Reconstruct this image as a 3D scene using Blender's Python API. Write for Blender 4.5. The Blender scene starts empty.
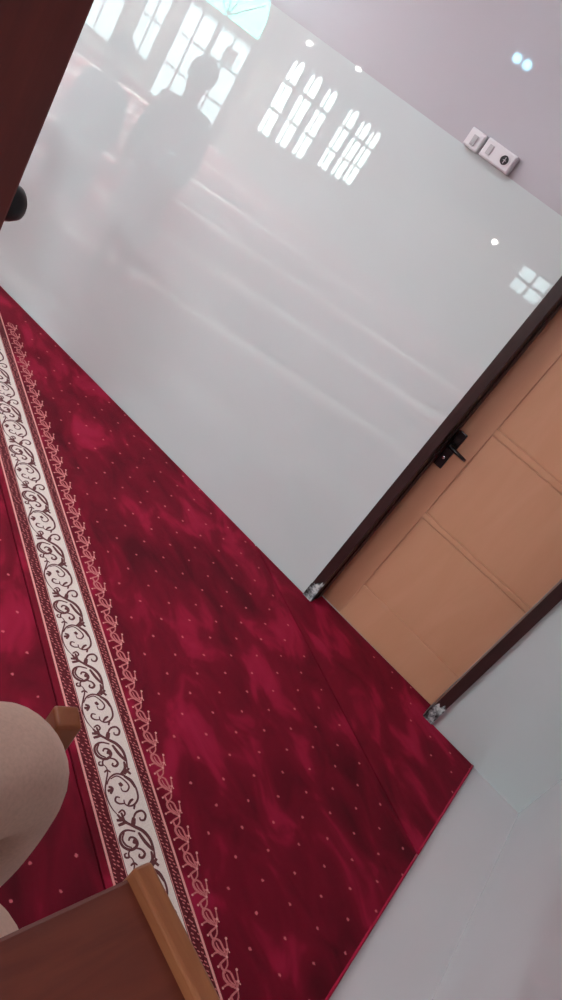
import bpy, bmesh, math, random
from mathutils import Vector, Matrix
random.seed(7)
SC = bpy.context.scene
C = SC.collection

# ---------------------------------------------------------------- camera, light, exposure
F_PX = 773.27
RX = (0.68833795, 0.67427321, -0.26748177)      # room axis x seen in image axes (right, down, forward)
RY = (0.50168733, -0.1761829, 0.84691759)
RD = (-0.52392813, 0.71715773, 0.4595477)
CAM = Vector((0, 0, 2.0))
cd = bpy.data.cameras.new('camera'); cam = bpy.data.objects.new('camera', cd); C.objects.link(cam)
right = Vector((RX[0], RY[0], -RD[0])); up = -Vector((RX[1], RY[1], -RD[1])); back = -Vector((RX[2], RY[2], -RD[2]))
m = Matrix((right, up, back)).transposed().to_4x4(); m.translation = CAM
cam.matrix_world = m
cd.sensor_fit = 'VERTICAL'; cd.sensor_height = 36.0; cd.lens = F_PX / 1000 * 36.0
cd.clip_start = 0.02
SC.camera = cam

SC.view_settings.view_transform = 'Standard'; SC.view_settings.look = 'None'
SC.view_settings.gamma = 1; SC.view_settings.use_curve_mapping = False
SC.view_settings.exposure = 0.97

w = bpy.data.worlds.new('world'); SC.world = w; w.use_nodes = True
w.node_tree.nodes['Background'].inputs[0].default_value = (0.8, 0.9, 1, 1)
w.node_tree.nodes['Background'].inputs[1].default_value = 1.0

WINDOW_GLOW = 5.0       # daylight behind the far windows
PANEL_GLOW = 8.5        # added fill panels on the ceiling, out of view
SPOT_GLOW = 32.0

# ---------------------------------------------------------------- helpers
def lin(c):
    return tuple(((v/255)/12.92 if v/255 <= .04045 else ((v/255+.055)/1.055)**2.4) for v in c) + (1,)

def mat(name, rgb, rough=.5, spec=.5, metal=0, emit=None, es=0, sheen=0, coat=0):
    mt = bpy.data.materials.new(name); mt.use_nodes = True
    b = mt.node_tree.nodes['Principled BSDF']
    b.inputs['Base Color'].default_value = lin(rgb)
    b.inputs['Roughness'].default_value = rough
    b.inputs['Specular IOR Level'].default_value = spec
    b.inputs['Metallic'].default_value = metal
    if sheen:
        b.inputs['Sheen Weight'].default_value = sheen
    if coat:
        b.inputs['Coat Weight'].default_value = coat
        b.inputs['Coat Roughness'].default_value = .05
    if emit:
        b.inputs['Emission Color'].default_value = lin(emit); b.inputs['Emission Strength'].default_value = es
    return mt

def bsdf(mt): return mt.node_tree.nodes['Principled BSDF']

def N(mt, kind, **kw):
    n = mt.node_tree.nodes.new(kind)
    for k, v in kw.items(): setattr(n, k, v)
    return n

def L(mt, a, b): mt.node_tree.links.new(a, b)

def math_n(mt, op, a, b=None, c=None):
    n = N(mt, 'ShaderNodeMath', operation=op)
    for i, v in enumerate((a, b, c)):
        if v is None: continue
        if isinstance(v, (int, float)): n.inputs[i].default_value = v
        else: L(mt, v, n.inputs[i])
    return n.outputs[0]

def noise(mt, scale, detail=3, rough=.5, dist=0, vec=None, sc3=None):
    t = N(mt, 'ShaderNodeNewGeometry') if False else N(mt, 'ShaderNodeTexCoord')
    n = N(mt, 'ShaderNodeTexNoise'); n.inputs['Scale'].default_value = scale
    n.inputs['Detail'].default_value = detail; n.inputs['Roughness'].default_value = rough
    n.inputs['Distortion'].default_value = dist
    src = t.outputs['Object'] if vec is None else vec
    if sc3:
        mp = N(mt, 'ShaderNodeMapping'); mp.inputs['Scale'].default_value = sc3
        L(mt, src, mp.inputs['Vector']); src = mp.outputs[0]
    L(mt, src, n.inputs['Vector'])
    return n

def ramp(mt, fac, stops):
    r = N(mt, 'ShaderNodeValToRGB')
    e = r.color_ramp.elements
    while len(e) < len(stops): e.new(.5)
    for i, (p, c) in enumerate(stops):
        e[i].position = p; e[i].color = lin(c) if len(c) == 3 else c
    L(mt, fac, r.inputs[0])
    return r.outputs[0]

def bump(mt, h, strength, dist=.01):
    b = N(mt, 'ShaderNodeBump'); b.inputs['Strength'].default_value = strength; b.inputs['Distance'].default_value = dist
    L(mt, h, b.inputs['Height']); L(mt, b.outputs[0], bsdf(mt).inputs['Normal'])

def obj(name, bm, mats, parent=None, smooth=False, loc=None, rotz=0):
    me = bpy.data.meshes.new(name)
    bm.normal_update(); bm.to_mesh(me); bm.free()
    for mm in (mats if isinstance(mats, (list, tuple)) else [mats]): me.materials.append(mm)
    if smooth:
        for p in me.polygons: p.use_smooth = True
    o = bpy.data.objects.new(name, me); C.objects.link(o)
    if loc: o.location = loc
    o.rotation_euler[2] = rotz
    if parent: o.parent = parent
    return o

def empty(name, loc=(0, 0, 0), rotz=0):
    o = bpy.data.objects.new(name, None); C.objects.link(o); o.location = loc; o.rotation_euler[2] = rotz
    o.empty_display_size = .1
    return o

def tag(o, label, cat, group=None, kind=None):
    o['label'] = label; o['category'] = cat
    if group: o['group'] = group
    if kind: o['kind'] = kind
    return o

def struct(o, label=None):
    o['kind'] = 'structure'
    if label: o['label'] = label
    return o

def box(bm, x0, x1, y0, y1, z0, z1, bev=0, mi=0, mtx=None, seg=2):
    t = bmesh.new()
    vs = [t.verts.new((x, y, z)) for x in (x0, x1) for y in (y0, y1) for z in (z0, z1)]
    for f in ((0, 1, 3, 2), (4, 6, 7, 5), (0, 4, 5, 1), (2, 3, 7, 6), (0, 2, 6, 4), (1, 5, 7, 3)):
        t.faces.new([vs[i] for i in f])
    bmesh.ops.recalc_face_normals(t, faces=t.faces)
    if bev: bmesh.ops.bevel(t, geom=list(t.edges), offset=bev, segments=seg, affect='EDGES', profile=.6)
    merge(bm, t, mi, mtx)

def merge(bm, t, mi=0, mtx=None):
    mp = {}
    for v in t.verts: mp[v] = bm.verts.new(mtx @ v.co if mtx else v.co)
    for f in t.faces:
        try:
            g = bm.faces.new([mp[v] for v in f.verts]); g.material_index = mi; g.smooth = f.smooth
        except ValueError: pass
    t.free()

def prism(bm, poly, z0, z1, bev=0, mi=0):
    t = bmesh.new()
    a = [t.verts.new((x, y, z0)) for x, y in poly]; b = [t.verts.new((x, y, z1)) for x, y in poly]
    t.faces.new(a); t.faces.new(b); n = len(poly)
    for i in range(n): t.faces.new((a[i], a[(i+1) % n], b[(i+1) % n], b[i]))
    bmesh.ops.recalc_face_normals(t, faces=t.faces)
    if bev: bmesh.ops.bevel(t, geom=list(t.edges), offset=bev, segments=2, affect='EDGES', profile=.6)
    merge(bm, t, mi)

def lathe(bm, prof, seg=32, mtx=None, mi=0):
    """prof: (radius, z) around z"""
    t = bmesh.new(); rings = []
    for r, z in prof:
        if r < 1e-6: rings.append([t.verts.new((0, 0, z))])
        else: rings.append([t.verts.new((r*math.cos(a*2*math.pi/seg), r*math.sin(a*2*math.pi/seg), z)) for a in range(seg)])
    for p, q in zip(rings, rings[1:]):
        for i in range(seg):
            j = (i+1) % seg
            vs = [p[i % len(p)], p[j % len(p)], q[j % len(q)], q[i % len(q)]]
            u = []
            for v in vs:
                if v not in u: u.append(v)
            if len(u) > 2:
                try: f = t.faces.new(u); f.smooth = True
                except ValueError: pass
    bmesh.ops.recalc_face_normals(t, faces=t.faces)
    merge(bm, t, mi, mtx)

def tube(bm, pts, r, seg=12, mi=0):
    pts = [Vector(p) for p in pts]; t = bmesh.new(); rings = []
    for i, p in enumerate(pts):
        d = (pts[min(i+1, len(pts)-1)] - pts[max(i-1, 0)]).normalized()
        a = d.orthogonal().normalized() if i == 0 else (prev - d*prev.dot(d)).normalized()
        prev = a; b = d.cross(a); rr = r[i] if isinstance(r, (list, tuple)) else r
        rings.append([t.verts.new(p + rr*(a*math.cos(2*math.pi*k/seg) + b*math.sin(2*math.pi*k/seg))) for k in range(seg)])
    for p, q in zip(rings, rings[1:]):
        for i in range(seg):
            f = t.faces.new((p[i], p[(i+1) % seg], q[(i+1) % seg], q[i])); f.smooth = True
    t.faces.new(rings[0]); t.faces.new(rings[-1])
    bmesh.ops.recalc_face_normals(t, faces=t.faces)
    merge(bm, t, mi)

def ccw(p): return sum(p[i][0]*p[(i+1) % len(p)][1] - p[(i+1) % len(p)][0]*p[i][1] for i in range(len(p))) > 0

# ---------------------------------------------------------------- materials
def glossy_tile(name, rgb1, rgb2, rough, bstr):
    mt = mat(name, rgb1, rough, .5)
    n = noise(mt, .9, 3, .5, .6)
    c = ramp(mt, n.outputs['Fac'], [(.3, rgb1), (.7, rgb2)])
    L(mt, c, bsdf(mt).inputs['Base Color'])
    n2 = noise(mt, 1.7, 2, .4)
    bump(mt, n2.outputs['Fac'], bstr, .01)
    return mt
M_tile = glossy_tile('glazed_tile', (211, 218, 218), (204, 210, 209), .01, .035)
bsdf(M_tile).inputs['Specular IOR Level'].default_value = 1.0
M_floor_tile = glossy_tile('floor_tile', (224, 221, 222), (216, 214, 215), .25, .1)
M_plaster = mat('gloss_plaster', (182, 175, 180), .3, .5, coat=.6)
bsdf(M_plaster).inputs['Coat Roughness'].default_value = .03
n_ = noise(M_plaster, 3, 2); bump(M_plaster, n_.outputs['Fac'], .06, .01)
M_ceiling = mat('ceiling_paint', (225, 222, 228), .7)
M_far_wall = mat('far_wall_paint', (176, 166, 160), .6)
M_far_band = mat('far_band', (104, 86, 80), .6)
M_dado = mat('far_dado', (160, 150, 138), .3)
M_grout = mat('grout', (120, 118, 112), .8)

def wood(name, c1, c2, rough, scale=(2, 30, 30), coat=0, spec=.5):
    mt = mat(name, c1, rough, spec, coat=coat)
    n = noise(mt, 1.5, 5, .6, .8, sc3=scale)
    c = ramp(mt, n.outputs['Fac'], [(.3, c1), (.7, c2)])
    L(mt, c, bsdf(mt).inputs['Base Color'])
    bump(mt, n.outputs['Fac'], .08, .002)
    return mt
M_door = wood('tan_door', (212, 156, 124), (206, 150, 116), .4, (6, 6, 1.2))
M_desk = wood('desk_wood', (116, 54, 36), (92, 38, 26), .5, (30, 3, 30))
M_lip = wood('lip_wood', (186, 122, 80), (140, 82, 50), .3, (3, 30, 30))
M_darkwood = wood('dark_red_wood', (122, 44, 34), (88, 32, 26), .5, (12, 12, 1))
M_post = wood('tan_post_wood', (168, 98, 54), (146, 80, 42), .35, (14, 14, 2))
M_frame = wood('dark_frame', (62, 40, 39), (46, 30, 28), .3, (20, 20, 2))
M_black = mat('black_metal', (14, 14, 16), .3)
M_steel = mat('steel', (190, 190, 190), .25, metal=1)
M_knob = mat('black_knob', (26, 27, 28), .35)
M_white = mat('white_plastic', (226, 220, 222), .35)
M_grey = mat('grey_plastic', (188, 182, 184), .4)
M_darkhole = mat('socket_hole', (50, 48, 50), .6)

# bare grey stone feet of the door frame
M_foot = mat('frame_foot', (130, 132, 134), .25)
n_ = noise(M_foot, 32, 3, .6); L(M_foot, ramp(M_foot, n_.outputs['Fac'], [(.38, (58, 54, 54)), (.5, (130, 134, 136)), (.62, (205, 208, 206))]), bsdf(M_foot).inputs['Base Color'])

def carpet_mat():
    mt = mat('red_velvet', (120, 12, 40), .85, .2, sheen=.35)
    b = bsdf(mt); b.inputs['Sheen Roughness'].default_value = .4; b.inputs['Sheen Tint'].default_value = lin((220, 60, 90))
    tc = N(mt, 'ShaderNodeTexCoord')
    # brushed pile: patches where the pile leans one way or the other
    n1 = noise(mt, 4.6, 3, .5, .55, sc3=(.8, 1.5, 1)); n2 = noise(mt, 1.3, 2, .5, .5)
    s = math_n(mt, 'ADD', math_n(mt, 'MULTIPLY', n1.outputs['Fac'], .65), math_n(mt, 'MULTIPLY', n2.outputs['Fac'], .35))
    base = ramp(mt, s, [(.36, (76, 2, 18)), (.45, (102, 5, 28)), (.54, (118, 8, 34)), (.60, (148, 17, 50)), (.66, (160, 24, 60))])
    # woven dots on a diagonal lattice
    sep = N(mt, 'ShaderNodeSeparateXYZ'); L(mt, tc.outputs['Object'], sep.inputs[0])
    DX, DY = .0875, .067
    u = math_n(mt, 'DIVIDE', math_n(mt, 'SUBTRACT', sep.outputs[0], -1.131), DX)
    v = math_n(mt, 'DIVIDE', math_n(mt, 'SUBTRACT', sep.outputs[1], 1.872 - 1.145), DY)
    p = math_n(mt, 'MULTIPLY', math_n(mt, 'ADD', u, v), .5); q = math_n(mt, 'MULTIPLY', math_n(mt, 'SUBTRACT', u, v), .5)
    dp = math_n(mt, 'SUBTRACT', p, math_n(mt, 'ROUND', p)); dq = math_n(mt, 'SUBTRACT', q, math_n(mt, 'ROUND', q))
    dx = math_n(mt, 'MULTIPLY', math_n(mt, 'ADD', dp, dq), DX); dy = math_n(mt, 'MULTIPLY', math_n(mt, 'SUBTRACT', dp, dq), DY)
    nn = noise(mt, 160, 2)
    r = math_n(mt, 'SQRT', math_n(mt, 'ADD', math_n(mt, 'MULTIPLY', dx, dx), math_n(mt, 'MULTIPLY', dy, dy)))
    r = math_n(mt, 'ADD', r, math_n(mt, 'MULTIPLY', math_n(mt, 'SUBTRACT', nn.outputs['Fac'], .5), .008))
    mr = N(mt, 'ShaderNodeMapRange'); mr.inputs[1].default_value = .0035; mr.inputs[2].default_value = .0062; mr.inputs[3].default_value = .8; mr.inputs[4].default_value = 0
    L(mt, r, mr.inputs[0])
    # no dots inside the border strip
    gate = math_n(mt, 'GREATER_THAN', sep.outputs[1], .36)
    gate2 = math_n(mt, 'LESS_THAN', sep.outputs[1], -.02)
    gt = math_n(mt, 'ADD', gate, gate2)
    fac = math_n(mt, 'MULTIPLY', mr.outputs[0], gt)
    mx = N(mt, 'ShaderNodeMix', data_type='RGBA'); L(mt, fac, mx.inputs[0]); L(mt, base, mx.inputs[6])
    mx.inputs[7].default_value = lin((222, 112, 120))
    L(mt, mx.outputs[2], b.inputs['Base Color'])
    nf = noise(mt, 420, 2, .6)
    hh = math_n(mt, 'ADD', math_n(mt, 'MULTIPLY', nf.outputs['Fac'], .25), n1.outputs['Fac'])
    bump(mt, hh, .5, .012)
    return mt
M_carpet = carpet_mat()
def fuzzy(name, c1, c2, sc=300):
    mt = mat(name, c1, .9, .15, sheen=.1); n = noise(mt, sc, 3, .6)
    L(mt, ramp(mt, n.outputs['Fac'], [(.35, c1), (.65, c2)]), bsdf(mt).inputs['Base Color']); return mt
M_edge = fuzzy('carpet_binding', (176, 22, 62), (150, 14, 50))
M_cream = fuzzy('cream_pile', (240, 226, 216), (224, 208, 198))
M_scroll = fuzzy('scroll_pile', (92, 48, 50), (116, 66, 66))
M_pink = fuzzy('pink_pile', (236, 168, 160), (220, 146, 142))
M_rose = fuzzy('rose_pile', (216, 128, 126), (192, 100, 104))
M_band = fuzzy('speckled_band', (82, 12, 24), (104, 34, 40), 90)

# ---------------------------------------------------------------- the room
WY = 3.156            # face of the tiled wall
WX = 0.737            # wall on the right
LX, FY, CZ = -11.0, -3.69, 3.2
DX0, DX1, DZ1 = -.621, .217, 2.10       # door opening with its frame
FW, LEAF = .05, .10
TZ = 1.982            # top of the tiles

b = bmesh.new(); box(b, LX-.2, WX+.2, FY-.2, WY+.3, -.12, 0); struct(obj('floor', b, M_floor_tile))
b = bmesh.new(); box(b, LX-.2, WX+.2, FY-.2, WY+.3, CZ, CZ+.12); struct(obj('ceiling', b, M_ceiling))
b = bmesh.new()
box(b, LX-.2, DX0, WY+.004, WY+.3, 0, CZ); box(b, DX1, WX+.2, WY+.004, WY+.3, 0, CZ); box(b, DX0, DX1, WY+.004, WY+.3, DZ1, CZ)
struct(obj('wall_back', b, M_plaster))
b = bmesh.new()
box(b, LX, DX0, WY, WY+.0045, 0, TZ); box(b, DX1, WX, WY, WY+.0045, 0, TZ)
struct(obj('trim_1', b, M_tile), 'glossy white tile cladding up to shoulder height on the wall with the door')
b = bmesh.new(); box(b, WX+.0, WX+.2, FY, WY+.0, 0, CZ); struct(obj('wall_right', b, glossy_tile('shaded_side_tile', (190, 188, 190), (184, 182, 184), .12, .03)))  # same tile as the door wall, with shade put into a darker colour
b = bmesh.new(); box(b, LX-.2, LX, FY, WY, 0, CZ); struct(obj('wall_left', b, M_far_wall))

# far wall (seen mirrored in the tiles): openings for six narrow lights, an arched doorway and two windows
def arch_poly(x0, x1, z0, z1, pointed=True, n=6):
    xm = (x0+x1)/2; h = (x1-x0)*(1.0 if pointed else .5); pts = [(x0, z0), (x1, z0)]
    for i in range(n+1):
        t = i/n
        pts.append((x1 - (x1-xm)*t**(1.6 if pointed else 1.0) if pointed else xm+(x1-xm)*math.cos(t*math.pi/2), z1-h + h*(math.sin(t*math.pi/2))))
    for i in range(n-1, -1, -1):
        t = i/n
        pts.append((x0 + (xm-x0)*t**(1.6 if pointed else 1.0) if pointed else xm-(xm-x0)*math.cos(t*math.pi/2), z1-h + h*(math.sin(t*math.pi/2))))
    return pts
def wall_piece(bm, poly, y0, y1, mi=0):
    t = bmesh.new()
    a = [t.verts.new((x, y0, z)) for x, z in poly]; c = [t.verts.new((x, y1, z)) for x, z in poly]
    t.faces.new(a); t.faces.new(c); n = len(poly)
    for i in range(n): t.faces.new((a[i], a[(i+1) % n], c[(i+1) % n], c[i]))
    bmesh.ops.recalc_face_normals(t, faces=t.faces); merge(bm, t, mi)
b = bmesh.new()
box(b, LX, WX, FY-.2, FY+.006, 1.33, 2.0, mi=0); box(b, LX, WX, FY-.2, FY+.012, 0, 1.33, mi=1); box(b, LX, WX, FY-.2, FY, 2.0, CZ, mi=2)
struct(obj('wall_front', b, [M_far_band, M_dado, M_ceiling]))

def glow(name, rgb, s):
    return mat(name, rgb, .3, emit=rgb, es=s)
M_glow = glow('daylight_pane', (226, 250, 244), WINDOW_GLOW)
M_glow2 = glow('pale_pane', (206, 232, 232), WINDOW_GLOW*.42)
M_cyan = glow('cyan_fanlight', (120, 250, 232), WINDOW_GLOW*1.25)
M_winframe = mat('window_frame', (120, 112, 104), .5)

wi = 0
def lancet(x0, x1, z0, z1):
    """a narrow pointed light: frame, an arched head pane and two panes below, each split by a mullion"""
    global wi; wi += 1
    fr = bmesh.new(); wall_piece(fr, arch_poly(x0-.03, x1+.03, z0-.03, z1+.05), FY+.0, FY+.025)
    o = obj('window_%d' % wi, fr, M_winframe); struct(o)
    g = bmesh.new(); H = z1-z0; xm = x0+(x1-x0)*.38
    for a, c in ((x0, xm-.012), (xm+.012, x1)):
        box(g, a, c, FY+.022, FY+.032, z0, z0+H*.30)
        box(g, a, c, FY+.022, FY+.032, z0+H*.34, z0+H*.66)
    wall_piece(g, arch_poly(x0+.01, xm-.012, z0+H*.72, z1-.03), FY+.022, FY+.032)
    wall_piece(g, arch_poly(xm+.012, x1, z0+H*.72, z1), FY+.022, FY+.032)
    obj('pane', g, M_glow, o)
for x0, x1, z0, z1 in ((-6.66, -6.46, .57, 1.60), (-6.32, -6.12, .60, 1.59), (-6.0, -5.82, .62, 1.56),
                       (-5.56, -5.40, .70, 1.53), (-5.32, -5.16, .72, 1.50), (-5.12, -4.97, .75, 1.48)):
    lancet(x0, x1, z0, z1)
# arched glazed doorway with a cyan fanlight
b = bmesh.new(); wall_piece(b, arch_poly(-8.75, -7.2, 0, 2.35, False, 12), FY+.012, FY+.04)
o = struct(obj('door_2', b, M_winframe))
b = bmesh.new()
box(b, -7.95, -7.36, FY+.036, FY+.046, .03, 1.38); box(b, -8.62, -8.05, FY+.036, FY+.046, .03, 1.38)
obj('door_leaf', b, M_glow2, o)
b = bmesh.new(); wall_piece(b, arch_poly(-8.6, -7.33, 1.48, 2.25, False, 12), FY+.036, FY+.046); obj('fanlight', b, M_cyan, o)
b = bmesh.new()
for x in (-8.34, -7.66): box(b, x-.014, x+.014, FY+.045, FY+.06, .03, 1.38)
for z in (.5, .95): box(b, -8.62, -7.36, FY+.045, FY+.06, z-.012, z+.012)
box(b, -8.7, -7.25, FY+.045, FY+.09, 1.37, 1.49, .005)
for a in (35, 70, 110, 145): tube(b, [(-7.965, FY+.05, 1.5), (-7.965+.62*math.cos(math.radians(a)), FY+.05, 1.5+.66*math.sin(math.radians(a)))], .012, 8)
obj('glazing_bars', b, M_winframe, o)
b = bmesh.new(); box(b, -7.72, -7.5, FY+.046, FY+.07, .98, 1.2, .004); obj('door_panel', b, M_winframe, o)
for k, (x0, x1, z0, z1) in enumerate(((-9.35, -8.95, .35, 1.35), (-10.5, -9.75, .2, 1.45), (-2.4, -2.0, .98, 1.28))):
    wi += 1
    fr = bmesh.new(); box(fr, x0-.05, x1+.05, FY+.0125, FY+.03, z0-.05, z1+.05); o = struct(obj('window_%d' % wi, fr, M_winframe))
    g = bmesh.new(); xm, zm = (x0+x1)/2, (z0+z1)/2
    for a, c in ((x0, xm-.02), (xm+.02, x1)):
        for d, e in ((z0, zm-.02), (zm+.02, z1)): box(g, a, c, FY+.028, FY+.036, d, e)
    obj('pane', g, M_glow2, o)

# ---------------------------------------------------------------- the door
D = struct(empty('door_1', (0, WY, 0)), 'tan panelled wooden door in a dark frame')
b = bmesh.new()
box(b, DX0, DX0+FW, -.014, .16, 0, DZ1, .003); box(b, DX1-FW, DX1, -.014, .16, 0, DZ1, .003)
box(b, DX0+FW, DX1-FW, -.014, .16, DZ1-FW, DZ1, .003)
# rebate the leaf closes on
box(b, DX0+FW-.002, DX0+FW+.008, .045, .10, 0, DZ1-FW, .002)
frame = obj('door_frame', b, M_frame, D); frame['label'] = 'dark brown polished frame'
for x0 in (DX0, DX1-FW):
    b = bmesh.new(); t = bmesh.new()
    # broken-off lower end of the dark finish: ragged grey patch
    n = 9; poly = [(x0-.0012, 0), (x0+FW+.0012, 0)] + [(x0+FW+.0012-(FW+.0024)*i/n, .075+.035*random.random()+.05*(1-i/n)) for i in range(n+1)]
    wall_piece(b, poly, -.0156, -.0125)
    wall_piece(b, [(x0-.0012, 0), (x0+.001, 0), (x0+.001, .09), (x0-.0012, .075)], -.0156, .0)
    ft = obj('frame_foot', b, M_foot, D); ft['label'] = 'bare speckled grey foot of the frame'
LY = LEAF   # leaf face depth behind the wall face
b = bmesh.new(); x0, x1 = DX0+FW+.002, DX1-FW-.002
box(b, x0, x1, LY+.006, LY+.045, .0125, DZ1-FW-.003)
zs = [(.045, .215), (.235, .675), (.70, 1.165), (1.19, 1.66), (1.685, 2.03)]
px0, px1 = x0+.125, x1-.002
# stiles and rails stand proud of the panels
box(b, x0, px0, LY, LY+.008, .0125, DZ1-FW-.003, .002); box(b, x1-.004, x1, LY+.002, LY+.008, .0125, DZ1-FW-.003)
leaf = obj('door_leaf', b, M_door, D)
for z0, z1 in ((.0125, .222), (.68, .705), (1.168, 1.198), (1.665, 1.69), (2.0, DZ1-FW-.003)):
    b = bmesh.new(); box(b, px0-.002, px1+.002, LY-.005, LY+.008, z0, z1, .0055, seg=4); obj('rail', b, M_door, leaf)
for z0, z1 in ((.222, .68), (.705, 1.168), (1.198, 1.665), (1.69, 2.0)):
    b = bmesh.new(); box(b, px0+.004, px1-.001, LY+.0025, LY+.0095, z0+.006, z1-.006, .003); obj('door_panel', b, M_door, leaf)
b = bmesh.new(); hx = x0+.029
box(b, hx-.021, hx+.021, LY-.010, LY, .905, 1.095, .003)
pl = obj('handle_plate', b, M_black, D); pl['label'] = 'black handle plate'
b = bmesh.new()
lathe(b, [(0, 0), (.011, 0), (.011, .012), (.008, .016), (.008, .05), (0, .05)], 20, Matrix.Translation((hx, LY-.01, 1.022)) @ Matrix.Rotation(math.pi/2, 4, 'X'))
tube(b, [(hx-.002, LY-.052, 1.022), (hx+.03, LY-.055, 1.022), (hx+.075, LY-.055, 1.020), (hx+.088, LY-.051, 1.019)], [.0085, .0085, .0075, .006])
lv = obj('lever', b, M_black, pl)
b = bmesh.new(); lathe(b, [(0, 0), (.008, 0), (.008, .003), (.0065, .004), (0, .004)], 18, Matrix.Translation((hx, LY-.0105, .955)) @ Matrix.Rotation(math.pi/2, 4, 'X'))
obj('keyhole', b, M_steel, pl)

# ---------------------------------------------------------------- wall boxes
def fbox(bm, x0, x1, z0, z1, y0, y1, bev): box(bm, x0, x1, y0, y1, z0, z1, bev)
Y0 = WY + .0035
s = tag(empty('light_switch', (-1.2135, Y0, 1.982)), 'small square white switch box on the tile edge, left of the wider socket box', 'light switch')
b = bmesh.new(); box(b, -.035, .035, -.034, 0, 0, .071, .006); obj('box', b, M_white, s)
b = bmesh.new(); box(b, -.031, .031, -.037, -.032, .005, .066, .002); obj('cover', b, M_white, s)
b = bmesh.new(); box(b, -.008, .012, -.042, -.035, .016, .054, .003, mtx=Matrix.Rotation(math.radians(4), 4, 'X')); obj('rocker', b, M_grey, s)
s = tag(empty('power_socket', (-1.098, Y0, 1.984)), 'wide white box with a switch and a round power socket, right of the smaller box', 'power socket')
b = bmesh.new(); box(b, -.070, .070, -.036, 0, 0, .072, .006); obj('box', b, M_white, s)
b = bmesh.new(); box(b, -.066, .066, -.040, -.034, .004, .068, .003); obj('cover', b, M_white, s)
b = bmesh.new(); box(b, -.048, -.028, -.046, -.038, .018, .054, .003); obj('rocker', b, M_grey, s)
b = bmesh.new(); lathe(b, [(.021, 0), (.021, .004), (.0175, .004), (.0175, -.001), (0, -.001)], 32, Matrix.Translation((.034, -.0405, .036)) @ Matrix.Rotation(math.pi/2, 4, 'X')); obj('socket_ring', b, M_white, s)
b = bmesh.new(); lathe(b, [(0, 0), (.0175, 0), (.0175, .0012), (0, .0012)], 32, Matrix.Translation((.034, -.0395, .036)) @ Matrix.Rotation(math.pi/2, 4, 'X')); sw = obj('socket_well', b, M_darkhole, s)
b = bmesh.new(); box(b, .028, .040, -.0425, -.039, .0345, .0375, .001); box(b, .0325, .0355, -.0425, -.039, .024, .048, .001); obj('earth_clip', b, M_grey, sw)

# ---------------------------------------------------------------- carpet rolls
TH = math.radians(-26.2)
sv = Vector((math.cos(TH), math.sin(TH))); tv = Vector((-sv.y, sv.x))
XE = .466                                   # right-hand end of the carpets
CT = .010
T0, RW = 1.145, 1.255

def clip(poly, a, bb, c):
    """keep a*x+b*y <= c"""
    out = []
    for i in range(len(poly)):
        p, q = poly[i], poly[(i+1) % len(poly)]
        dp, dq = a*p[0]+bb*p[1]-c, a*q[0]+bb*q[1]-c
        if dp <= 0: out.append(p)
        if dp*dq < 0:
            k = dp/(dp-dq); out.append((p[0]+(q[0]-p[0])*k, p[1]+(q[1]-p[1])*k))
    return out

def room_clip(poly_st):
    """clip a polygon given in stripe coordinates by the room's bounds"""
    for (nx, ny, c) in ((1, 0, XE), (-1, 0, -LX-.02), (0, 1, WY-.006), (0, -1, -FY-.06)):
        a = nx*sv.x+ny*sv.y; bb = nx*tv.x+ny*tv.y
        poly_st = clip(poly_st, a, bb, c)
        if not poly_st: return []
    return poly_st

def inside(s_, t_, mg=0):
    x = sv.x*s_+tv.x*t_; y = sv.y*s_+tv.y*t_
    return x < XE-mg and x > LX+.03+mg and y < WY-.008-mg and y > FY+.07+mg

def crom(pts, n=5):
    P = [pts[0]]+list(pts)+[pts[-1]]; out = []
    for i in range(1, len(P)-2):
        for k in range(n):
            t = k/n; a, bb, c, d = P[i-1], P[i], P[i+1], P[i+2]
            out.append(tuple(.5*((2*bb[j])+(-a[j]+c[j])*t+(2*a[j]-5*bb[j]+4*c[j]-d[j])*t*t+(-a[j]+3*bb[j]-3*c[j]+d[j])*t**3) for j in range(len(a))))
    out.append(tuple(pts[-1])); return out

def f_px(px, py):
    """a mark read off the carpet, as (s, t) on the floor"""
    r = (px-281, py-500, F_PX)
    d = [sum(a*bq for a, bq in zip(R, r)) for R in (RX, RY)]; dz = -sum(a*bq for a, bq in zip(RD, r))
    k = -(CAM.z-CT)/dz; x, y = d[0]*k, d[1]*k
    return (x*sv.x+y*sv.y, x*tv.x+y*tv.y)

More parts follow.
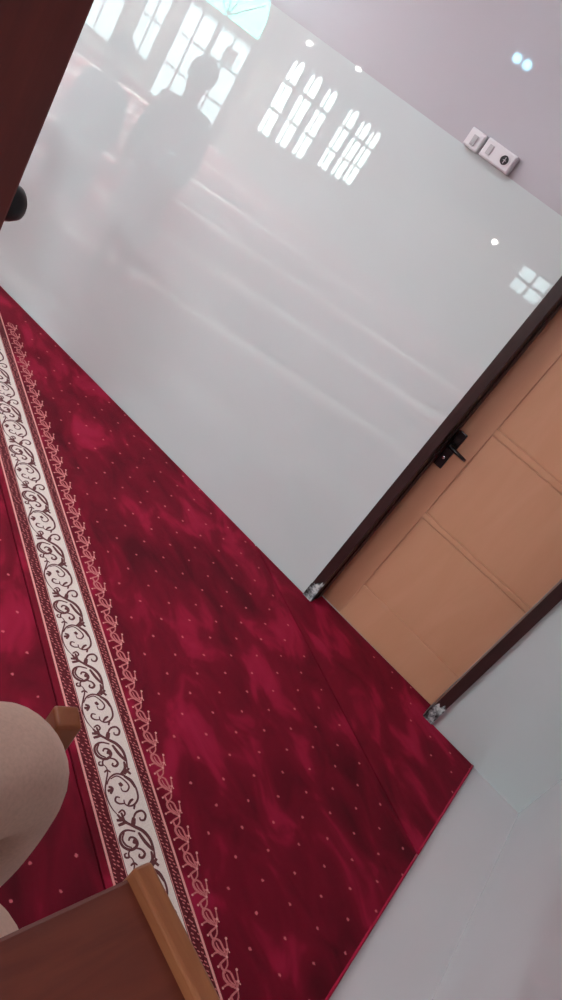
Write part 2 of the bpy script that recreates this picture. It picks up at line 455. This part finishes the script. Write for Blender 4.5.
# scrollwork of one repeat: centre lines with their widths (mm)
SCR = [
 ([(200,350),(214,362),(222,385),(216,425),(211,470),(222,515),(242,555),(268,585)], 3.2),
 ([(218,445),(232,412),(262,394),(300,403),(334,428),(355,462),(364,505),(350,535),(325,545),(303,535),(298,515)], 4.2),
 ([(236,418),(266,404),(300,424),(322,452),(312,475),(292,474),(284,458)], 3.4),
 ([(276,436),(290,452)], 8), ([(298,404),(330,425),(352,458)], 7), ([(350,530),(345,560)], 4),
 ([(303,532),(278,534),(259,522),(262,503),(280,505)], 4), ([(318,540),(330,520),(342,512)], 5),
 ([(226,455),(244,462),(236,488)], 6), ([(222,475),(240,470)], 6),
 ([(268,585),(284,603),(310,622),(338,638)], 6), ([(264,612),(296,610)], 6), ([(272,636),(306,622)], 6), ([(272,578),(290,564),(303,578),(298,592)], 4), ([(285,575),(300,612)], 5),
 ([(310,622),(345,640),(388,662),(420,700),(438,750)], 7), ([(366,668),(400,715),(436,752)], 7), ([(438,748),(444,790)], 4),
 ([(342,640),(343,604),(355,576),(382,567),(399,586),(394,609),(376,610),(372,597)], 4.6), ([(340,640),(345,600)], 9),
 ([(352,664),(312,658),(286,674),(279,703),(294,734),(326,750),(352,740),(362,716),(348,695),(328,692),(320,708)], 5.5),
 ([(300,668),(291,700),(308,728),(336,740)], 4), ([(346,722),(352,700)], 8),
 ([(328,750),(320,766),(322,784),(306,786),(302,772),(312,766)], 4),
 ([(352,742),(380,748),(396,768),(386,786),(370,782),(372,768)], 5),
 ([(426,756),(432,795),(412,830)], 6), ([(430,798),(462,824)], 6), ([(452,790),(430,826)], 6), ([(412,818),(440,845)], 5),
 ([(372,760),(350,800)], 0), ([(330,825),(345,812),(362,822)], 4),
]
SCR = [([f_px(60+x/4.683, 690+y/4.683) for x, y in pts], wd) for pts, wd in SCR if wd]
PER = .2965
FRG = [
 ([(222,100),(221,130),(240,158),(288,190)], 5), ([(222,100),(252,112),(270,146),(288,190)], 4),
 ([(235,120),(250,150),(276,172)], 3), ([(284,108),(291,150),(286,190)], 3.2), ([(216,178),(240,165),(262,180)], 3.2),
 ([(245,232),(262,212),(288,192)], 3.5), ([(255,214),(262,238),(280,262)], 4), ([(272,150),(300,165)], 3),
 ([(288,192),(290,225),(276,252)], 3),
]
FDOT = [((285,104), 7), ((291,155), 7), ((287,189), 7), ((215,180), 6), ((244,232), 6), ((300,168), 4)]
FRG = [([f_px(150+x/5.109, 860+y/5.109) for x, y in pts], wd) for pts, wd in FRG]
FDOT = [(f_px(150+p[0]/5.109, 860+p[1]/5.109), r) for p, r in FDOT]
FPER = .0843

def ribbon(bm, pts, wd, z, mi, s_off, t_off, n=4, rnd=True):
    sp = crom(pts, n) if len(pts) > 2 else crom(pts, 2); k = len(sp); prev = None
    for p in (sp[0], sp[-1]):
        if not inside(p[0]+s_off, p[1]+t_off+t_off*0 + T0*0 + base_t, .004): return
    for i, p in enumerate(sp):
        a, c = sp[max(i-1, 0)], sp[min(i+1, k-1)]
        d = Vector((c[0]-a[0], c[1]-a[1])); d = d.normalized() if d.length else Vector((1, 0))
        nn = Vector((-d.y, d.x)); hw = wd/2000*1.7*(.55+.45*math.sin(math.pi*(i+.6)/(k+.2)))
        q = Vector((p[0]+s_off, p[1]+t_off))
        va, vb = bm.verts.new((*(q+nn*hw), z)), bm.verts.new((*(q-nn*hw), z))
        if prev:
            f = bm.faces.new((prev[0], va, vb, prev[1])); f.material_index = mi
            if f.normal.z < 0: f.normal_flip()
        prev = (va, vb)

def disc(bm, c, r, z, mi):
    if not inside(c[0], c[1]+base_t, r): return
    f = bm.faces.new([bm.verts.new((c[0]+r*math.cos(a*math.pi/3), c[1]+r*math.sin(a*math.pi/3), z)) for a in range(6)]); f.material_index = mi

def strip(bm, y0, y1, z, mi, wob=0):
    pl = room_clip([(-20, base_t+y0), (20, base_t+y0), (20, base_t+y1), (-20, base_t+y1)])
    if not pl: return
    f = bm.faces.new([bm.verts.new((p[0], p[1]-base_t, z)) for p in pl]); f.material_index = mi
    f.normal_update()
    if f.normal.z < 0: f.normal_flip()

ul = room_clip([(-20, -8), (20, -8), (20, 6), (-20, 6)])
b = bmesh.new(); prism(b, ul, 0, .0015); struct(obj('trim_2', b, mat('seam_shade', (88, 6, 22), .9, .1), None, rotz=TH), 'added dark red sheet standing in for shade in the carpet seams')  # added sheet: the shade of the seams is put into its dark colour
base_t = 0
def carpet_roll(k, label, detail):
    """one roll; local x runs along the roll, local y from its near edge"""
    global base_t
    base_t = T0 + k*RW
    poly = room_clip([(-20, base_t+.0028), (20, base_t+.0028), (20, base_t+RW-.0028), (-20, base_t+RW-.0028)])
    if len(poly) < 3: return None
    poly = [(p[0], p[1]-base_t) for p in poly]
    o_loc = (tv.x*base_t, tv.y*base_t, 0)
    b = bmesh.new(); prism(b, poly, .0017, CT, .0018)
    if k == 1:      # the tongue that runs into the doorway
        q = [(DX0+FW+.004, WY-.007), (DX1-FW-.004, WY-.007), (DX1-FW-.004, WY+LEAF+.003), (DX0+FW+.004, WY+LEAF-.003)]
        prism(b, [(x*sv.x+y*sv.y, x*tv.x+y*tv.y-base_t) for x, y in q], .0017, CT, .001)
    o = obj('carpet_roll', b, M_carpet, None, loc=o_loc, rotz=TH)
    tag(o, label, 'carpet', 'dark red mosque carpet rolls')
    # bound edge at the right-hand end
    xs = [p for p in poly]
    ends = [p for p in poly if abs((sv.x*p[0]+tv.x*(p[1]+base_t))-XE) < 1e-4]
    if len(ends) == 2:
        a, c = Vector(ends[0]), Vector(ends[1]); b = bmesh.new()
        n = 24; pts = [(*(a+(c-a)*i/n), CT*.62 + .0008*math.sin(i*1.7)) for i in range(n+1)]
        tube(b, pts, .0062, 8); e = obj('end_binding', b, M_edge, o); e['label'] = 'brighter crimson bound edge'
    if k == 1: return o
    # woven border
    b = bmesh.new(); z = CT+.0006
    strip(b, .030, .248, z, 3)
    for y0, y1, mi in ((.026, .0335, 1), (.073, .0755, 1), (.0775, .207, 0), (.209, .2115, 1), (.2435, .251, 1)):
        strip(b, y0, y1, z+.0005, mi)
    # speckles in the two dark bands
    s0, s1 = (-3.6, 1.0) if detail else (-13, 4)
    if detail:
        s_ = s0
        while s_ < s1:
            for y in (.043, .061, .222, .236):
                j = s_ + (.006 if y in (.061, .236) else 0)
                jy = y+random.uniform(-.006, .006); ribbon(b, [(j, jy-.003), (j+.006, jy+.003)], 2.2, z+.0008, 4, 0, 0)
            s_ += .012
        for i in range(-10, 8):
            for pts, wd in SCR:
                if not (s0-.5 < pts[0][0]+i*PER < s1): continue
                ribbon(b, [(p[0], p[1]-T0) for p in pts], wd, z+.001+random.random()*.0004, 2, i*PER, 0)
        for i in range(-36, 14):
            for pts, wd in FRG:
                ribbon(b, [(p[0], p[1]-T0) for p in pts], wd, z+.0008+random.random()*.0004, 5, i*FPER, 0, 3)
            for c, r in FDOT:
                disc(b, (c[0]+i*FPER, c[1]-T0), r/1000*.62, z+.0013, 1)
    else:
        strip(b, .26, .33, z+.0002, 5)
        if k < -3:
            for y in (.50, .80, 1.05): strip(b, y, y+.035, z+.0002, 0)
    bo = obj('woven_border', b, [M_cream, M_pink, M_scroll, M_band, M_rose, M_rose], o)
    bo['label'] = 'cream band of dark scrollwork between pink lines, with a rose fringe pattern'
    return o
carpet_roll(0, 'dark red carpet roll with cream scrollwork border crossing the middle of the floor', True)
carpet_roll(1, 'plain dark red dotted carpet piece in the corner by the door, beyond the seam', False)
carpet_roll(-1, 'dark red carpet roll under the seated person, on the near side of the cream border', False)
for k in (-2, -3, -4, -5, -6): carpet_roll(k, 'dark red carpet roll behind the pulpit, the %s one from it' % ['', '', 'first', 'second', 'third', 'fourth', 'fifth'][-k], False)
# upturned corner at the wall

# ---------------------------------------------------------------- near furniture
# lectern: desk with a raised lip on its far edge
Lc = tag(empty('lectern', (-.040, .368, .92), math.radians(-14.5)), 'brown wooden lectern desk with a raised lip, bottom left beside the beige knee', 'lectern')
dz = 1.5-.92
b = bmesh.new(); box(b, 0.001, .56, -.33, .0, dz-.022, dz, .003); obj('desk_top', b, M_desk, Lc)
b = bmesh.new()
box(b, -.001, .562, -.007, .010, dz-.024, dz+.012, .0045, seg=4)
obj('lip', b, M_lip, Lc)['label'] = 'lighter worn wooden lip'
b = bmesh.new(); box(b, .20, .50, -.33, -.06, .001, .03, .004); box(b, .27, .43, -.28, -.12, .03, dz-.05, .004); box(b, .22, .48, -.33, -.07, dz-.05, dz-.022, .003); obj('pedestal', b, M_desk, Lc)
# pulpit platform
P = tag(empty('pulpit', (0, 0, 0)), 'raised wooden pulpit platform with steps below the camera', 'pulpit')
b = bmesh.new(); box(b, -.49, .62, -1.1, .46, .86, .92, .006); obj('platform', b, M_darkwood, P)
for sx in (-.47, .54):
    for sy in (-1.07, .37):
        b = bmesh.new(); box(b, sx, sx+.07, sy, sy+.07, CT+.004, .86, .004); obj('leg', b, M_darkwood, P)
Bn = tag(empty('bench', (0, 0, .921)), 'low wooden bench on the pulpit platform under the seated person', 'bench')
b = bmesh.new(); box(b, -.485, .10, -.60, .06, .285, .322, .012); obj('seat', b, M_darkwood, Bn)
for sx in (-.44, .03):
    b = bmesh.new(); box(b, sx, sx+.04, -.56, .02, 0, .285, .004); obj('side_panel', b, M_darkwood, Bn)
# tall dark panel on the left with its black knob
Q = tag(empty('wooden_cabinet', (-.5, .484, CT+.004)), 'tall dark red-brown wooden cabinet side standing close at upper left', 'cabinet')
b = bmesh.new(); box(b, -.42, 0, -.62, 0, 0, 2.75, .003); obj('body', b, M_darkwood, Q)
b = bmesh.new(); lathe(b, [(0, 0), (.012, 0), (.008, .006), (.008, .014), (.0165, .020), (.0195, .030), (.0175, .040), (.010, .047), (0, .049)], 28,
                       Matrix.Translation((-.035, 0, 1.741-CT)) @ Matrix.Scale(.9, 4) @ Matrix.Rotation(-math.pi/2, 4, 'X'))
obj('knob', b, M_knob, Q, True)['label'] = 'round black knob'
# tan post beyond the knee
b = bmesh.new(); box(b, -.0165, .0165, -.0165, .0165, CT+.004, 1.232, .005, seg=3)
tag(obj('wooden_post', b, M_post, None, loc=(-.256, .630, 0), rotz=math.radians(58)), 'tan wooden post end poking out beyond the beige knee', 'post')

# ---------------------------------------------------------------- people
M_skin = mat('brown_skin', (150, 98, 70), .5)
M_hair = mat('black_hair', (24, 20, 18), .7)
M_robe = fuzzy('beige_cloth', (224, 190, 170), (214, 180, 160), 220)
M_robe2 = fuzzy('grey_cloth', (70, 66, 66), (60, 56, 56), 220)
M_robe3 = fuzzy('pale_cloth', (130, 134, 142), (120, 124, 132), 220)

def skin(name, verts, edges, radii, mt, parent, root=0, sub=2):
    me = bpy.data.meshes.new(name); me.from_pydata([tuple(v) for v in verts], edges, [])
    o = bpy.data.objects.new(name, me); C.objects.link(o); me.materials.append(mt)
    sk = o.modifiers.new('Skin', 'SKIN'); sk.use_smooth_shade = True
    for i, r in enumerate(radii):
        d = me.skin_vertices[0].data[i]; d.radius = (r, r) if isinstance(r, (int, float)) else r
        d.use_root = (i == root)
    s2 = o.modifiers.new('Sub', 'SUBSURF'); s2.levels = sub; s2.render_levels = sub
    dg = bpy.context.evaluated_depsgraph_get()
    ev = bpy.data.meshes.new_from_object(o.evaluated_get(dg))
    for p in ev.polygons: p.use_smooth = True
    o.modifiers.clear(); o.data = ev; o.data.name = name
    if not ev.materials: ev.materials.append(mt)
    if parent: o.parent = parent
    return o

def head_verts():
    pass

def person(name, label, root_loc, J, robe_mat, hair_len=0, seated=False):
    """J: joint positions (world metres, relative to root_loc)"""
    E = tag(empty(name, root_loc), label, 'person')
    V = Vector
    g = {k: V(v) for k, v in J.items()}
    names = ['pelvis', 'waist', 'chest', 'neck', 'head0', 'head1', 'head2']
    rad = dict(pelvis=(.115, .10), waist=(.10, .085), chest=(.12, .09), neck=.048, head0=(.062, .07), head1=(.074, .088), head2=(.055, .065))
    up = (g['head'] - g['neck']).normalized()
    g['head0'] = g['neck'] + up*.085; g['head1'] = g['neck'] + up*.155; g['head2'] = g['neck'] + up*.225
    vs, rs, es, ix = [], [], [], {}
    def add(n, p, r, to=None):
        ix[n] = len(vs); vs.append(p); rs.append(r)
        if to is not None: es.append((ix[to], ix[n]))
    prev = None
    for n in names: add(n, g[n], rad[n], prev); prev = n
    for sd in ('L', 'R'):
        add('sh'+sd, g['sh'+sd], .052, 'chest'); add('el'+sd, g['el'+sd], .040, 'sh'+sd); add('wr'+sd, g['wr'+sd], .027, 'el'+sd)
        h = (g['wr'+sd]-g['el'+sd]).normalized()
        add('pm'+sd, g['wr'+sd]+h*.05, (.036, .018), 'wr'+sd); add('kn_'+sd, g['wr'+sd]+h*.085, (.036, .014), 'pm'+sd)
        side = h.cross(V((0, 0, 1))); side = side.normalized() if side.length > .1 else V((1, 0, 0))
        dn = side.cross(h).normalized()
        if dn.z > 0: dn = -dn
        for q, (o_, ln) in enumerate(((-.027, .062), (-.009, .075), (.009, .070), (.027, .055))):
            base = g['wr'+sd]+h*.075+side*o_
            add('f%d0%s' % (q, sd), base, .0095, 'kn_'+sd); add('f%d1%s' % (q, sd), base+h*ln*.5+dn*ln*.12, .0088, 'f%d0%s' % (q, sd))
            add('f%d2%s' % (q, sd), base+h*ln*.85+dn*ln*.45, .0075, 'f%d1%s' % (q, sd))
        tb = g['wr'+sd]+h*.03+side*(.03 if sd == 'L' else -.03)
        add('t0'+sd, tb, .012, 'pm'+sd); add('t1'+sd, tb+h*.03+side*(.02 if sd == 'L' else -.02), .010, 't0'+sd)
        add('t2'+sd, tb+h*.055+side*(.022 if sd == 'L' else -.022), .008, 't1'+sd)
        add('hp'+sd, g['hp'+sd], .085, 'pelvis'); add('kn'+sd, g['kn'+sd], .056, 'hp'+sd); add('an'+sd, g['an'+sd], .038, 'kn'+sd)
        add('hl'+sd, g['an'+sd]+V((0, 0, -.055)), .034, 'an'+sd); fd = V(J['foot']).normalized()
        add('bl'+sd, g['an'+sd]+fd*.11+V((0, 0, -.062)), (.038, .024), 'hl'+sd); add('to'+sd, g['an'+sd]+fd*.17+V((0, 0, -.068)), (.032, .016), 'bl'+sd)
    body = skin('body', vs, es, rs, M_skin, E)
    # face
    fw = V(J['face']).normalized(); sd_ = up.cross(fw).normalized(); hc = g['head1']
    b = bmesh.new()
    tube(b, [hc+fw*.085+up*.015, hc+fw*.104-up*.018, hc+fw*.088-up*.03], [.008, .014, .011], 10)
    obj('nose', b, M_skin, E, True)
    for q in (-1, 1):
        b = bmesh.new(); bmesh.ops.create_icosphere(b, subdivisions=2, radius=.012, matrix=Matrix.Translation(hc+fw*.075+sd_*q*.03+up*.018)); obj('eye', b, M_black, E, True)
        b = bmesh.new(); bmesh.ops.create_icosphere(b, subdivisions=2, radius=.026, matrix=Matrix.Translation(hc+sd_*q*.078) @ Matrix.Diagonal((.4, .8, 1, 1))); obj('ear', b, M_skin, E, True)
    b = bmesh.new(); tube(b, [hc+fw*.078+sd_*.024-up*.05, hc+fw*.085-up*.052, hc+fw*.078-sd_*.024-up*.05], [.003, .006, .003], 8); obj('mouth', b, mat('lips', (120, 66, 58), .5), E, True)
    b = bmesh.new(); bmesh.ops.create_icosphere(b, subdivisions=3, radius=.1, matrix=Matrix.Translation(hc-fw*.02+up*.035) @ Matrix.Diagonal((.93, 1.0, .98, 1)))
    for v in list(b.verts):
        rel = v.co-hc
        if rel.dot(fw) > .03 and rel.dot(up) < .05 or rel.dot(up) < -.045: b.verts.remove(v)
    obj('hair', b, M_hair, E, True)
    return E, g

# the seated person whose knee shows at lower left
J = dict(pelvis=(-.25, -.32, 1.40), waist=(-.25, -.38, 1.54), chest=(-.25, -.41, 1.72), neck=(-.25, -.40, 1.88), head=(-.25, -.38, 2.03),
         shL=(-.41, -.41, 1.78), elL=(-.47, -.28, 1.54), wrL=(-.42, -.06, 1.48), shR=(-.09, -.41, 1.78), elR=(-.02, -.32, 1.54), wrR=(-.10, -.12, 1.47),
         hpL=(-.33, -.24, 1.375), knL=(-.228, .51, 1.28), anL=(-.24, .42, 1.0), hpR=(-.17, -.24, 1.375), knR=(-.11, .365, 1.262), anR=(-.14, .28, 1.0), foot=(0, 1, 0), face=(0, 1, -.2))
E1, g1 = person('person', 'seated person in beige clothing, only the bent knee showing at lower left', (0, 0, .012), J, M_robe)
V = Vector
vs = [V(J['pelvis']), V(J['waist']), V(J['chest']), V((-.25, -.405, 1.83)), V(J['shL']), V(J['elL']), V((-.43, -.10, 1.49)), V(J['shR']), V(J['elR']), V((-.09, -.15, 1.478)),
      V(J['hpL']), V((-.28, .08, 1.33)), V((-.246, .34, 1.275)), V((-.224, .513, 1.278)), V((-.226, .505, 1.15)), V((-.23, .48, 1.03)),
      V(J['hpR']), V((-.14, .13, 1.33)), V((-.096, .362, 1.250)), V((-.090, .362, 1.14)), V((-.105, .34, 1.03))]
es = [(0, 1), (1, 2), (2, 3), (2, 4), (4, 5), (5, 6), (2, 7), (7, 8), (8, 9), (0, 10), (10, 11), (11, 12), (12, 13), (13, 14), (14, 15), (0, 16), (16, 17), (17, 18), (18, 19), (19, 20)]
rs = [(.15, .13), (.135, .12), (.15, .12), .07, .075, .062, .055, .075, .062, .055, .11, .09, .074, .073, .080, .078, .11, .09, .078, .076, .072]
skin('clothing', vs, es, rs, M_robe, E1, sub=3)['label'] = 'plain beige cloth'

def standing(name, label, x, y, h, face, robe):
    k = h/1.7; fx, fy = face; n = math.hypot(fx, fy); fx /= n; fy /= n; sx, sy = -fy, fx
    def P3(a, f, z): return (sx*a*k+fx*f*k, sy*a*k+fy*f*k, z*k)
    J = dict(pelvis=P3(0, 0, .92), waist=P3(0, 0, 1.08), chest=P3(0, 0, 1.28), neck=P3(0, 0, 1.45), head=P3(0, .01, 1.6),
             shL=P3(.17, 0, 1.37), elL=P3(.23, -.02, 1.08), wrL=P3(.22, .10, .86), shR=P3(-.17, 0, 1.37), elR=P3(-.23, -.02, 1.08), wrR=P3(-.21, .12, .87),
             hpL=P3(.09, 0, .88), knL=P3(.10, .02, .48), anL=P3(.10, 0, .085/k), hpR=P3(-.09, 0, .88), knR=P3(-.10, .02, .48), anR=P3(-.10, 0, .085/k), foot=(fx, fy, 0), face=(fx, fy, 0))
    J['anL'] = (J['anL'][0], J['anL'][1], .092); J['anR'] = (J['anR'][0], J['anR'][1], .092)
    E, g = person(name, label, (x, y, CT+.012), J, robe)
    vs = [V(P3(0, 0, .92)), V(P3(0, 0, 1.1)), V(P3(0, 0, 1.28)), V(P3(0, 0, 1.41)), V(P3(.17, 0, 1.36)), V(J['elL']), V(P3(.22, .08, .90)), V(P3(-.17, 0, 1.36)), V(J['elR']), V(P3(-.212, .10, .905)),
          V(P3(0, 0, .6)), V(P3(0, 0, .25))]
    es = [(0, 1), (1, 2), (2, 3), (2, 4), (4, 5), (5, 6), (2, 7), (7, 8), (8, 9), (0, 10), (10, 11)]
    rs = [(.19, .14), (.16, .12), (.17, .12), .075, .08, .07, .065, .08, .07, .065, (.21, .16), (.24, .18)]
    skin('robe', vs, es, rs, robe, E)
    return E
standing('person', 'standing person in a grey robe, mirrored faintly in the upper part of the tiled wall', -3.42, 2.0, 1.44, (.3, 1), M_robe2)
standing('person', 'person in a pale robe standing farther left, mirrored faintly beside the dark cabinet', -3.98, 2.12, 1.22, (.2, 1), M_robe3)

# ---------------------------------------------------------------- lamps
M_lampglow = mat('lamp_glow', (255, 250, 240), .4, emit=(255, 250, 240), es=14)
def panel(x, y, lab, k=1):  # fill light added on the ceiling, kept out of view and reflections
    t = tag(empty('fill_panel', (x, y, CZ)), lab, 'fill light', 'added fill panels')
    b = bmesh.new(); box(b, -.64, .64, -.34, .34, -.05, 0, .004); obj('housing', b, M_white, t)
    b = bmesh.new(); box(b, -.60, .60, -.30, .30, -.056, -.049); obj('diffuser', b, mat('fill_panel_glow', (240, 246, 255), .5, emit=(244, 250, 255), es=PANEL_GLOW*k), t)
panel(-4.4, 1.6, 'added unseen fill panel above the carpet in front of the tiled wall', .4)
panel(-2.0, 1.7, 'added unseen fill panel nearest the door', .6)
panel(-7.6, -2.3, 'added unseen fill panel in front of the arched glazed doorway', 11)  # added to brighten the far wall and carpet in the reflection
panel(-1.9, -2.3, 'added unseen fill panel behind the pulpit', 3.5)  # added so the cabinet throws shade on the near carpet
panel(-10.0, -1.0, 'added unseen fill panel farthest to the left', 8)
for x, z, lab in ((-6.57, 1.83, 'small bright wall lamp above the narrow windows'), (-5.75, 1.93, 'small bright wall lamp right of the narrow windows'), (-2.88, 1.28, 'small bright wall lamp on the far wall facing the door')):
    t = tag(empty('wall_lamp', (x, FY+.012, z)), lab, 'wall lamp')
    b = bmesh.new(); box(b, -.05, .05, 0, .02, -.03, .03, .004); obj('bracket', b, M_steel, t)
    b = bmesh.new(); lathe(b, [(0, 0), (.022, 0), (.034, .03), (.022, .055), (0, .06)], 16, Matrix.Translation((0, .02, 0)) @ Matrix.Rotation(-math.pi/2, 4, 'X')); obj('bulb', b, M_lampglow, t)
t = tag(empty('twin_spotlight', (-3.16, -1.69, CZ)), 'twin LED spotlight hanging from the ceiling, mirrored as two blue-white points', 'spotlight')
b = bmesh.new(); lathe(b, [(0, 0), (.05, 0), (.05, -.02), (.008, -.025), (.008, -.34), (0, -.34)], 16); box(b, -.09, .09, -.015, .015, -.36, -.335, .003); obj('bracket', b, M_steel, t)
M_led = mat('led', (190, 240, 255), .3, emit=(150, 226, 255), es=SPOT_GLOW)
for q in (-1, 1):
    b = bmesh.new(); lathe(b, [(0, .0), (.03, 0), (.045, -.05), (.03, -.075), (0, -.08)], 20, Matrix.Translation((q*.062, 0, -.36))); obj('bulb', b, M_led, t)
